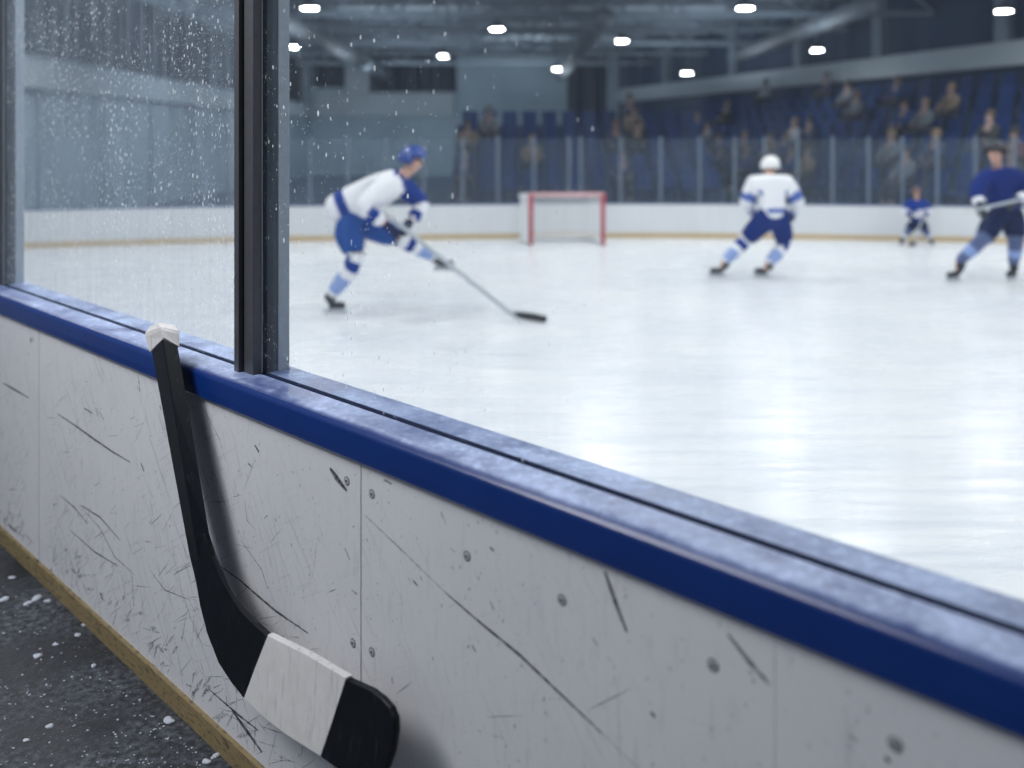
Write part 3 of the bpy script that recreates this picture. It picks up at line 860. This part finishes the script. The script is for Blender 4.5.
for p, rz, stand, row, i in spots:
    o = bpy.data.objects.new('stadium_seat', SM); COL.objects.link(o)
    o.location = p; o.rotation_euler = (0, 0, rz)
    if stand == 'side': l = 'blue plastic seat in the right-hand stand, %s row up, %s seat from the near end' % (ORD[row], ORD[i])
    else: l = 'blue plastic seat in the stand behind the goal, %s row up, %s from the left' % (ORD[row], ORD[i])
    tag(o, l, 'seat', 'blue seats in the ' + ('right-hand stand' if stand == 'side' else 'stand behind the goal'))

# ------------------------------------------------------------------ spectators
SKIN2 = M('spectator_skin', (.24, .16, .14), .7)
HAIRS = [M('dark_hair', (.02, .016, .014), .7), M('brown_hair', (.09, .05, .03), .7), M('fair_hair', (.20, .14, .08), .7)]
JACK = [('navy', M('navy_coat', (.015, .025, .07), .8)), ('black', M('black_coat', (.012, .013, .016), .8)), ('grey', M('grey_coat', (.10, .12, .14), .8)), ('white', M('white_coat', (.26, .28, .32), .8)),
        ('blue', M('blue_coat', (.01, .035, .14), .8)), ('tan', M('tan_coat', (.16, .12, .085), .8)), ('dark red', M('dark_red_coat', (.06, .015, .02), .8))]
TROU = M('dark_trousers', (.015, .018, .028), .8)
def spectator_proto(ci, hi):
    root = empty('person', (0, 0, 0), '', 'person')
    nodes = {'pel': (V((0, .02, .50)), (.15, .12)), 'che': (V((0, .06, .82)), (.17, .12)), 'nek': (V((0, .05, 1.02)), .06), 'hed': (V((0, .03, 1.13)), .095), 'cro': (V((0, .04, 1.22)), .09)}
    ed = [('pel', 'che'), ('che', 'nek'), ('nek', 'hed'), ('hed', 'cro')]
    for s, q in ((-1, 'L'), (1, 'R')):
        nodes.update({'s' + q: (V((s * .19, .06, .94)), .07), 'e' + q: (V((s * .25, -.05, .72)), .055), 'h' + q: (V((s * .12, -.28, .62)), .04),
                      't' + q: (V((s * .10, -.05, .52)), .095), 'k' + q: (V((s * .12, -.42, .50)), .07), 'a' + q: (V((s * .12, -.40, .10)), .05), 'f' + q: (V((s * .12, -.54, .06)), .045)})
        ed += [('che', 's' + q), ('s' + q, 'e' + q), ('e' + q, 'h' + q), ('pel', 't' + q), ('t' + q, 'k' + q), ('k' + q, 'a' + q), ('a' + q, 'f' + q)]
    skin_mesh('body', nodes, ed, SKIN2, root, 'pel', 1)
    up = {k: (p, tuple(x * 1.22 for x in r) if isinstance(r, tuple) else r * 1.28) for k, (p, r) in nodes.items()}
    jk = {k: up[k] for k in ('pel', 'che', 'sL', 'sR', 'eL', 'eR')}
    for q in 'LR': jk['h' + q] = (nodes['e' + q][0].lerp(nodes['h' + q][0], .8), .055)
    skin_mesh('coat', jk, [('pel', 'che'), ('che', 'sL'), ('che', 'sR'), ('sL', 'eL'), ('sR', 'eR'), ('eL', 'hL'), ('eR', 'hR')], JACK[ci][1], root, 'pel', 1)
    tk = {k: up[k] for k in ('pel', 'tL', 'tR', 'kL', 'kR', 'aL', 'aR')}
    tk['pel'] = (V((0, .02, .48)), (.17, .13))
    skin_mesh('trousers', tk, [('pel', 'tL'), ('pel', 'tR'), ('tL', 'kL'), ('tR', 'kR'), ('kL', 'aL'), ('kR', 'aR')], TROU, root, 'pel', 1)
    bm = bmesh.new(); bmesh.ops.create_uvsphere(bm, u_segments=14, v_segments=10, radius=1, matrix=Matrix.Translation((0, .065, 1.20)) @ Matrix.Diagonal((.105, .115, .12, 1)))
    bmesh.ops.delete(bm, geom=[v for v in bm.verts if v.co.y < .0 and v.co.z < 1.22], context='VERTS')
    obj('hair', bm, HAIRS[hi], root, True)
    return root
RS = random.Random(21)
protos = {}
pick = []
side = [s for s in spots if s[2] == 'side']; endst = [s for s in spots if s[2] == 'end']
for s in side:
    prob = .26 if s[3] <= 3 else .14 if s[3] == 4 else .05
    if s[4] < 24 and RS.random() < prob: pick.append(s)
for s in endst:
    if RS.random() < .10: pick.append(s)
HN = ['dark', 'brown', 'fair']
for p, rz, stand, row, i in pick:
    ci, hi = RS.choice([0, 0, 1, 1, 2, 3, 4, 5, 6]), RS.randrange(3)
    if (ci, hi) not in protos:
        root = spectator_proto(ci, hi); protos[(ci, hi)] = root
    else: root = copy_tree(protos[(ci, hi)])
    root.location = p + (WN * .10 if stand == 'side' else V((0, -.10, 0))) + V((0, 0, .09)); root.rotation_euler = (0, 0, rz)
    root.name = 'person'
    where = ('right-hand stand, %s row, %s seat' if stand == 'side' else 'goal stand, %s row, %s seat') % (ORD[row], ORD[i])
    tag(root, 'seated person in a %s coat, %s' % (JACK[ci][0], where), 'person', 'spectators in the stands')

# ------------------------------------------------------------------ players
def seg_param(p, a, b):
    d = b - a; t = max(0, min(1, (p - a).dot(d) / d.length_squared)); return t, (p - (a + d * t)).length
def player(label, J, s, fwd, c, group=None):
    """J: joints (world). s: size factor. fwd: look direction. c: materials"""
    fwd = V(fwd).normalized()
    root = empty('person', V((J['pel'].x, J['pel'].y, 0)), label, 'person')
    rt = fwd.cross(V((0, 0, 1))).normalized()
    hd = J['head']; upv = (hd - J['neck']).normalized().lerp(V((0, 0, 1)), .6).normalized()
    nodes = {'pel': (J['pel'], .10 * s), 'che': (J['che'], .145 * s), 'nek': (J['neck'], .060 * s), 'hed': (hd, .105 * s), 'cro': (hd + upv * .075 * s, .10 * s),
             'jaw': (hd - upv * .065 * s + fwd * .025 * s, .075 * s), 'nos': (hd + fwd * .122 * s - upv * .02 * s, .016 * s)}
    ed = [('pel', 'che'), ('che', 'nek'), ('nek', 'jaw'), ('jaw', 'hed'), ('hed', 'cro'), ('hed', 'nos')]
    for q in 'LR':
        sh, el, wr = J['sh' + q], J['el' + q], J['wr' + q]
        hp, kn, an, to = J['hp' + q], J['kn' + q], J['an' + q], J['to' + q]
        hand = wr + (wr - el).normalized() * .08 * s
        nodes.update({'s' + q: (sh, .066 * s), 'e' + q: (el, .05 * s), 'w' + q: (wr, .034 * s), 'h' + q: (hand, .038 * s),
                      't' + q: (hp, .09 * s), 'k' + q: (kn, .062 * s), 'm' + q: (kn.lerp(an, .35), .06 * s), 'a' + q: (an + V((0, 0, .03 * s)), .03 * s), 'f' + q: (J['ft' + q] + V((0, 0, .10 * s)), .026 * s)})
        ed += [('che', 's' + q), ('s' + q, 'e' + q), ('e' + q, 'w' + q), ('w' + q, 'h' + q), ('pel', 't' + q), ('t' + q, 'k' + q), ('k' + q, 'm' + q), ('m' + q, 'a' + q), ('a' + q, 'f' + q)]
    skin_mesh('body', nodes, ed, SKIN, root, 'pel', 2)
    for e in (-1, 1):
        bm = bmesh.new(); bmesh.ops.create_uvsphere(bm, u_segments=10, v_segments=8, radius=.013 * s, matrix=Matrix.Translation(hd + fwd * .094 * s + rt * e * .034 * s + upv * .01 * s))
        obj('eye', bm, EYE, root, True)
    bm = bmesh.new()
    tube(bm, [hd + fwd * .092 * s - upv * .06 * s + rt * a * .028 * s for a in (-1, 0, 1)], [.004 * s, .008 * s, .004 * s], 8); obj('mouth', bm, LIPS, root, True)
    # jersey
    tor = [J['pel'] + (J['pel'] - J['che']).normalized() * .17 * s, J['pel'].lerp(J['che'], .5), J['che'], J['che'].lerp(J['neck'], .85)]
    jn = {'p': (tor[0], .205 * s), 'm': (tor[1], .215 * s), 'c': (tor[2], .22 * s), 'n': (tor[3], .125 * s)}
    je = [('p', 'm'), ('m', 'c'), ('c', 'n')]
    for q in 'LR':
        sh, el, wr = J['sh' + q], J['el' + q], J['wr' + q]
        jn.update({'s' + q: (sh, .14 * s), 'e' + q: (el, .112 * s), 'w' + q: (el.lerp(wr, .86), .078 * s)})
        je += [('c', 's' + q), ('s' + q, 'e' + q), ('e' + q, 'w' + q)]
    def jf(p):
        best = None
        for q in 'LR':
            for k, (a, b) in enumerate(((J['sh' + q], J['el' + q]), (J['el' + q], J['wr' + q]))):
                t, d = seg_param(p, a, b)
                if best is None or d < best[0]: best = (d, 'arm' + q, k + t)
        t, d = seg_param(p, J['pel'], J['neck'])
        if d * .62 < best[0]: best = (d, 'tor', t)
        return c['jersey_fn'](best[1], best[2], p)
    skin_mesh('jersey', jn, je, c['jersey'], root, 'p', 2, jf)
    # pants
    pn = {'p': (J['pel'] + V((0, 0, .02 * s)), .20 * s)}; pe = [('p', 'w')]; pn['w'] = (J['pel'].lerp(J['che'], .4), .16 * s)
    for q in 'LR':
        hp, kn = J['hp' + q], J['kn' + q]
        pn.update({'t' + q: (hp.lerp(kn, .12), .175 * s), 'u' + q: (hp.lerp(kn, .55), .165 * s), 'k' + q: (hp.lerp(kn, .93), .135 * s)})
        pe += [('p', 't' + q), ('t' + q, 'u' + q), ('u' + q, 'k' + q)]
    skin_mesh('pants', pn, pe, c['pants'], root, 'p', 2)
    for q in 'LR':
        kn, an, to = J['kn' + q], J['an' + q], J['to' + q]
        sn = {'a': (J['hp' + q].lerp(kn, .9), .10 * s), 'b': (kn.lerp(an, .08), .108 * s), 'c': (kn.lerp(an, .45), .104 * s), 'd': (kn.lerp(an, .99), .07 * s)}
        def sf(p, kn=kn, an=an):
            t, _ = seg_param(p, kn, an); return c['sock_fn'](t)
        skin_mesh('sock', sn, [('a', 'b'), ('b', 'c'), ('c', 'd')], c['sock'], root, 'b', 2, sf)
        # skate boot, holder and steel
        d = (to - an); d.z = 0
        d = d.normalized() if d.length > .01 else V((1, 0, 0))
        up = V((0, 0, 1)); foot = J['ft' + q]            # ft: sole height point under the ankle
        bn = {'t': (an + (kn - an).normalized() * .09 * s, .078 * s), 'h': (foot + up * .10 * s - d * .04 * s, .055 * s), 'm': (foot + up * .095 * s + d * .08 * s, .05 * s), 'o': (foot + up * .09 * s + d * .19 * s, .042 * s)}
        sk = skin_mesh('skate', bn, [('t', 'h'), ('h', 'm'), ('m', 'o')], c.get('boot', BLACKC), root, 'h', 2)
        bm = bmesh.new()
        rot = Matrix.Rotation(math.atan2(d.y, d.x), 3, 'Z')
        box(bm, foot + up * .035 * s + d * .065 * s, (.25 * s, .016 * s, .045 * s), rot); box(bm, foot + up * .009 * s + d * .07 * s, (.29 * s, .005, .018 * s), rot)
        obj('blade', bm, STEELB, sk)
        # glove with a thumb and four bent fingers
        wr, el = J['wr' + q], J['el' + q]
        fd = (wr - el).normalized(); curl = J.get('curl' + q, V((0, 0, -1)))
        curl = (curl - fd * curl.dot(fd)).normalized(); sd = fd.cross(curl).normalized()
        gn = {'c': (wr - fd * .07 * s, .064 * s), 'w': (wr, .052 * s), 'p': (wr + fd * .075 * s, (.055 * s, .05 * s))}
        ge = [('c', 'w'), ('w', 'p')]
        for k in range(4):
            o_ = (k - 1.5) * .027 * s; ln = (.9, 1.05, 1, .8)[k] * s
            b0 = wr + fd * .10 * s + sd * o_
            gn.update({'a%d' % k: (b0 + fd * .03 * ln, .017 * s), 'b%d' % k: (b0 + fd * .045 * ln + curl * .045 * ln, .016 * s), 'd%d' % k: (b0 + fd * .005 * ln + curl * .07 * ln, .014 * s)})
            ge += [('p', 'a%d' % k), ('a%d' % k, 'b%d' % k), ('b%d' % k, 'd%d' % k)]
        gn.update({'x': (wr + fd * .04 * s - sd * .06 * s + curl * .02 * s, .02 * s), 'y': (wr + fd * .085 * s - sd * .05 * s + curl * .06 * s, .017 * s)})
        ge += [('w', 'x'), ('x', 'y')]
        skin_mesh('glove', gn, ge, c['glove'], root, 'w', 1)
    # helmet
    bm = bmesh.new()
    z = upv; x = rt; y = -fwd
    rm = Matrix((x, y, z)).transposed().to_4x4()
    bmesh.ops.create_uvsphere(bm, u_segments=24, v_segments=16, radius=1)
    bmesh.ops.delete(bm, geom=[v for v in bm.verts if v.co.z < -.42 or (v.co.y < -.45 and v.co.z < .18)], context='VERTS')
    bmesh.ops.solidify(bm, geom=bm.faces[:], thickness=.06)
    bmesh.ops.transform(bm, matrix=Matrix.Translation(hd + upv * .045 * s) @ rm @ Matrix.Diagonal((.145 * s, .165 * s, .15 * s, 1)), verts=bm.verts[:])
    hm = obj('helmet', bm, c['helmet'], root, True)
    bm = bmesh.new()
    pts = [hd + rt * a * .1 * s - upv * .04 * s + fwd * .01 * s for a in (-1,)] + [hd - upv * .135 * s + fwd * .05 * s] + [hd + rt * .1 * s - upv * .04 * s + fwd * .01 * s]
    tube(bm, pts, .006 * s, 6); obj('chin_strap', bm, BLACKC, hm, True)
    return root
def stick_obj(label, butt, heel, toe, sh_mat, wid=.03):
    root = empty('hockey_stick', heel, label, 'hockey stick')
    d = (heel - butt).normalized()
    s = d.cross(V((0, 0, 1)))
    s = s.normalized() if s.length > .05 else V((1, 0, 0))
    u = s.cross(d).normalized()
    bm = bmesh.new()
    rm = Matrix((d, s, u)).transposed()
    box(bm, (butt + heel) / 2, ((heel - butt).length, wid * .75, wid), rm); bevel(bm, .004, 2)
    obj('shaft', bm, sh_mat, root)
    bm = bmesh.new()
    e = (toe - heel).normalized(); L = (toe - heel).length
    w = V((0, 0, 1)) - e * e.z; w.normalize(); th = e.cross(w)
    prof = [(-.05, 0), (L * .5, -.004), (L * .92, 0), (L, .03), (L * .97, .065), (L * .6, .075), (.03, .07), (-.05, .06)]
    a = [bm.verts.new(heel + e * x + w * z + th * .011) for x, z in prof]; b = [bm.verts.new(heel + e * x + w * z - th * .011) for x, z in prof]
    bm.faces.new(a); bm.faces.new(b[::-1])
    for i in range(len(prof)): bm.faces.new((a[i], b[i], b[(i + 1) % len(prof)], a[(i + 1) % len(prof)]))
    obj('blade', bm, BLACKC, root)['label'] = 'black taped blade'
    bm = bmesh.new(); box(bm, butt + d * .05, (.11, wid * .9, wid * 1.15), rm); bevel(bm, .004, 2)
    obj('grip_tape', bm, TAPE, root)
    return root

# -- skater on the left, bent low and striding right
Y0 = 10.5
J = dict(pel=at(340, 209, 10.5), che=at(390, 186, 10.5), neck=at(405, 173, 10.5), head=at(412, 162, 10.5),
         shL=at(398, 182, 10.75), elL=at(424, 205, 10.85), wrL=at(408, 224, 10.62),
         shR=at(388, 186, 10.25), elR=at(360, 207, 10.05), wrR=at(388, 226, 10.15),
         hpR=at(342, 219, 10.4), knR=at(358, 259, 10.25), anR=at(329, 298, 10.4), toR=at(348, 308, 10.4),
         hpL=at(352, 220, 10.65), knL=at(404, 240, 10.75), anL=at(437, 258, 11.0), toL=at(458, 268, 10.95))
J['ftR'] = V((J['anR'].x, J['anR'].y, .0)); 
J['ftL'] = V((J['anL'].x + .02, J['anL'].y, J['anL'].z - .15))
def jf_left(part, t, p):
    if part == 'tor': return 1 if .02 < t < .14 else (0 if t < .90 else 1)
    if part == 'armL': return 1 if t < 1.0 or 1.5 < t < 1.75 else 0
    return 1 if 1.25 < t < 1.6 else 0
cl = dict(jersey=[WHITE, BLUE], jersey_fn=jf_left, pants=ROYAL, sock=[WHITE, BLUE, SOCKLB], sock_fn=lambda t: 1 if .02 < t < .22 else (2 if .4 < t < .8 else 0), glove=NAVY, helmet=HELB)
player('bent skater in white and blue with blue helmet, striding right with a stick', J, .98, (1, -.15, -.12), cl)
heel = V((at(519, 322, 9.95).x, 9.95, .005)); toe = V((at(547, 325, 9.85).x, 9.85, .005))
stick_obj('pale hockey stick with black blade held by the bent skater on the left', at(385, 213, 10.35), heel + V((-.02, 0, .03)), toe, SHAFTW, .045)

# -- skater in white seen from behind
J = dict(pel=at(773, 213, 13.15), che=at(770, 188, 13.25), neck=at(769.5, 174, 13.3), head=at(770, 168, 13.36),
         shL=at(753, 184, 13.2), elL=at(745, 203, 13.25), wrL=at(755, 215, 13.5),
         shR=at(788, 184, 13.2), elR=at(799, 203, 13.2), wrR=at(791, 215, 13.5),
         hpL=at(766, 218, 13.15), knL=at(743, 243, 13.3), anL=at(722, 264, 13.15), toL=at(708, 272, 13.2),
         hpR=at(780, 218, 13.15), knR=at(785, 245, 13.35), anR=at(766, 266, 13.1), toR=at(756, 272, 13.2))
for q in 'LR': J['ft' + q] = V((J['an' + q].x, J['an' + q].y, 0))
def jf_back(part, t, p):
    if part == 'tor': return 1 if (.0 < t < .05 or .44 < t < .52) else 0
    return 1 if .45 < t < .85 or 1.5 < t < 1.7 else 0
cw = dict(jersey=[WHITE, M('pale_blue_stripe', (.07, .13, .42), .8)], jersey_fn=jf_back, pants=M('deep_blue_pants', (.003, .020, .15), .85, spec=.2), sock=[WHITE, BLUE, SOCKLB], sock_fn=lambda t: 1 if .05 < t < .25 else (2 if .4 < t < .85 else 0), glove=NAVY, helmet=HELW)
player('skater in white jersey and white helmet seen from behind, leaning into a turn', J, .93, (-.1, 1, -.1), cw)

# -- skater in blue at the right edge
J = dict(pel=at(1006, 209, 12.9), che=at(1000, 183, 12.85), neck=at(997, 166, 12.8), head=at(995, 154, 12.75),
         shL=at(985, 177, 12.75), elL=at(976, 194, 12.6), wrL=at(981, 207, 12.45),
         shR=at(1016, 177, 12.95), elR=at(1031, 193, 12.75), wrR=at(1014, 203, 12.45),
         hpL=at(998, 214, 12.85), knL=at(983, 240, 12.6), anL=at(957, 263, 12.8), toL=at(942, 272, 12.7),
         hpR=at(1013, 214, 12.95), knR=at(1016, 242, 12.75), anR=at(1013, 265, 12.9), toR=at(1004, 274, 12.7))
for q in 'LR': J['ft' + q] = V((J['an' + q].x, J['an' + q].y, 0))
cb = dict(jersey=[M('dark_blue_jersey', (.003, .018, .15), .9, spec=.15), WHITE], jersey_fn=lambda part, t, p: 1 if part != 'tor' and 1.45 < t < 1.75 else 0, pants=NAVY, sock=[SOCKN, SOCKLB, NAVY], sock_fn=lambda t: 1 if .3 < t < .6 else 0, glove=BLACKC, helmet=BLACKC)
player('skater in blue jersey and dark helmet at the right edge, facing the viewer', J, .95, (-.35, -1, -.05), cb)
stick_obj('hockey stick held level across the thighs of the skater at the right edge', at(966, 212, 12.36), at(1062, 190, 12.36), at(1082, 192, 12.4), SHAFTW, .034)

# -- small skater by the far boards
YK = 17.2
J = dict(pel=at(917.5, 221, YK), che=at(917, 207, YK), neck=at(916.5, 199.5, YK), head=at(916.5, 193.5, YK - .02),
         shL=at(909, 203, YK), elL=at(905, 211, YK - .05), wrL=at(911, 216, YK - .22), shR=at(925, 203, YK), elR=at(929.5, 211, YK - .05), wrR=at(923, 216.5, YK - .22),
         hpL=at(914, 223, YK), knL=at(908, 232, YK - .08), anL=at(902, 240, YK), toL=at(899, 243, YK - .15),
         hpR=at(921, 223, YK), knR=at(926.5, 232, YK - .08), anR=at(931, 240, YK), toR=at(934, 243, YK - .15))
for q in 'LR': J['ft' + q] = V((J['an' + q].x, J['an' + q].y, 0))
ck = dict(jersey=[BLUE, WHITE], jersey_fn=lambda part, t, p: 1 if (part == 'tor' and .25 < t < .45) or (part != 'tor' and .9 < t < 1.5) else 0, pants=NAVY, sock=[SOCKN, WHITE, NAVY], sock_fn=lambda t: 1 if .3 < t < .6 else 0, glove=NAVY, helmet=M('rust_helmet', (.16, .09, .08), .5))
player('small child skater in blue and white standing by the far boards', J, .60, (-.05, -1, -.02), ck)
stick_obj('short hockey stick held upright by the small child skater', at(924, 213, YK - .28), V((at(914, 243, YK - .3).x, YK - .3, .02)), V((at(909, 244, YK - .35).x, YK - .35, .01)), SHAFTW, .024)

# ------------------------------------------------------------------ world, camera, colour
w = bpy.data.worlds.new('hall_ambient'); S.world = w; w.use_nodes = True
bg = w.node_tree.nodes['Background']; bg.inputs['Color'].default_value = (.52, .62, .80, 1); bg.inputs['Strength'].default_value = .26
cam = bpy.data.cameras.new('camera'); co = bpy.data.objects.new('camera', cam); COL.objects.link(co)
co.location = (0, 0, H); co.rotation_euler = (math.pi / 2, 0, 0)
cam.sensor_width = 36; cam.lens = 36 * F / 1024
cam.shift_y = -(384 - HY) / 1024
cam.clip_start = .05; cam.clip_end = 300
cam.dof.use_dof = True; cam.dof.focus_distance = 2.9; cam.dof.aperture_fstop = cam.lens / 1000 / .0255
S.camera = co
S.view_settings.view_transform = 'Standard'; S.view_settings.look = 'None'
S.view_settings.exposure = 0; S.view_settings.gamma = 1; S.view_settings.use_curve_mapping = False
S.cycles.use_denoising = True
S.cycles.max_bounces = 8; S.cycles.transparent_max_bounces = 24
S.cycles.sample_clamp_indirect = 6
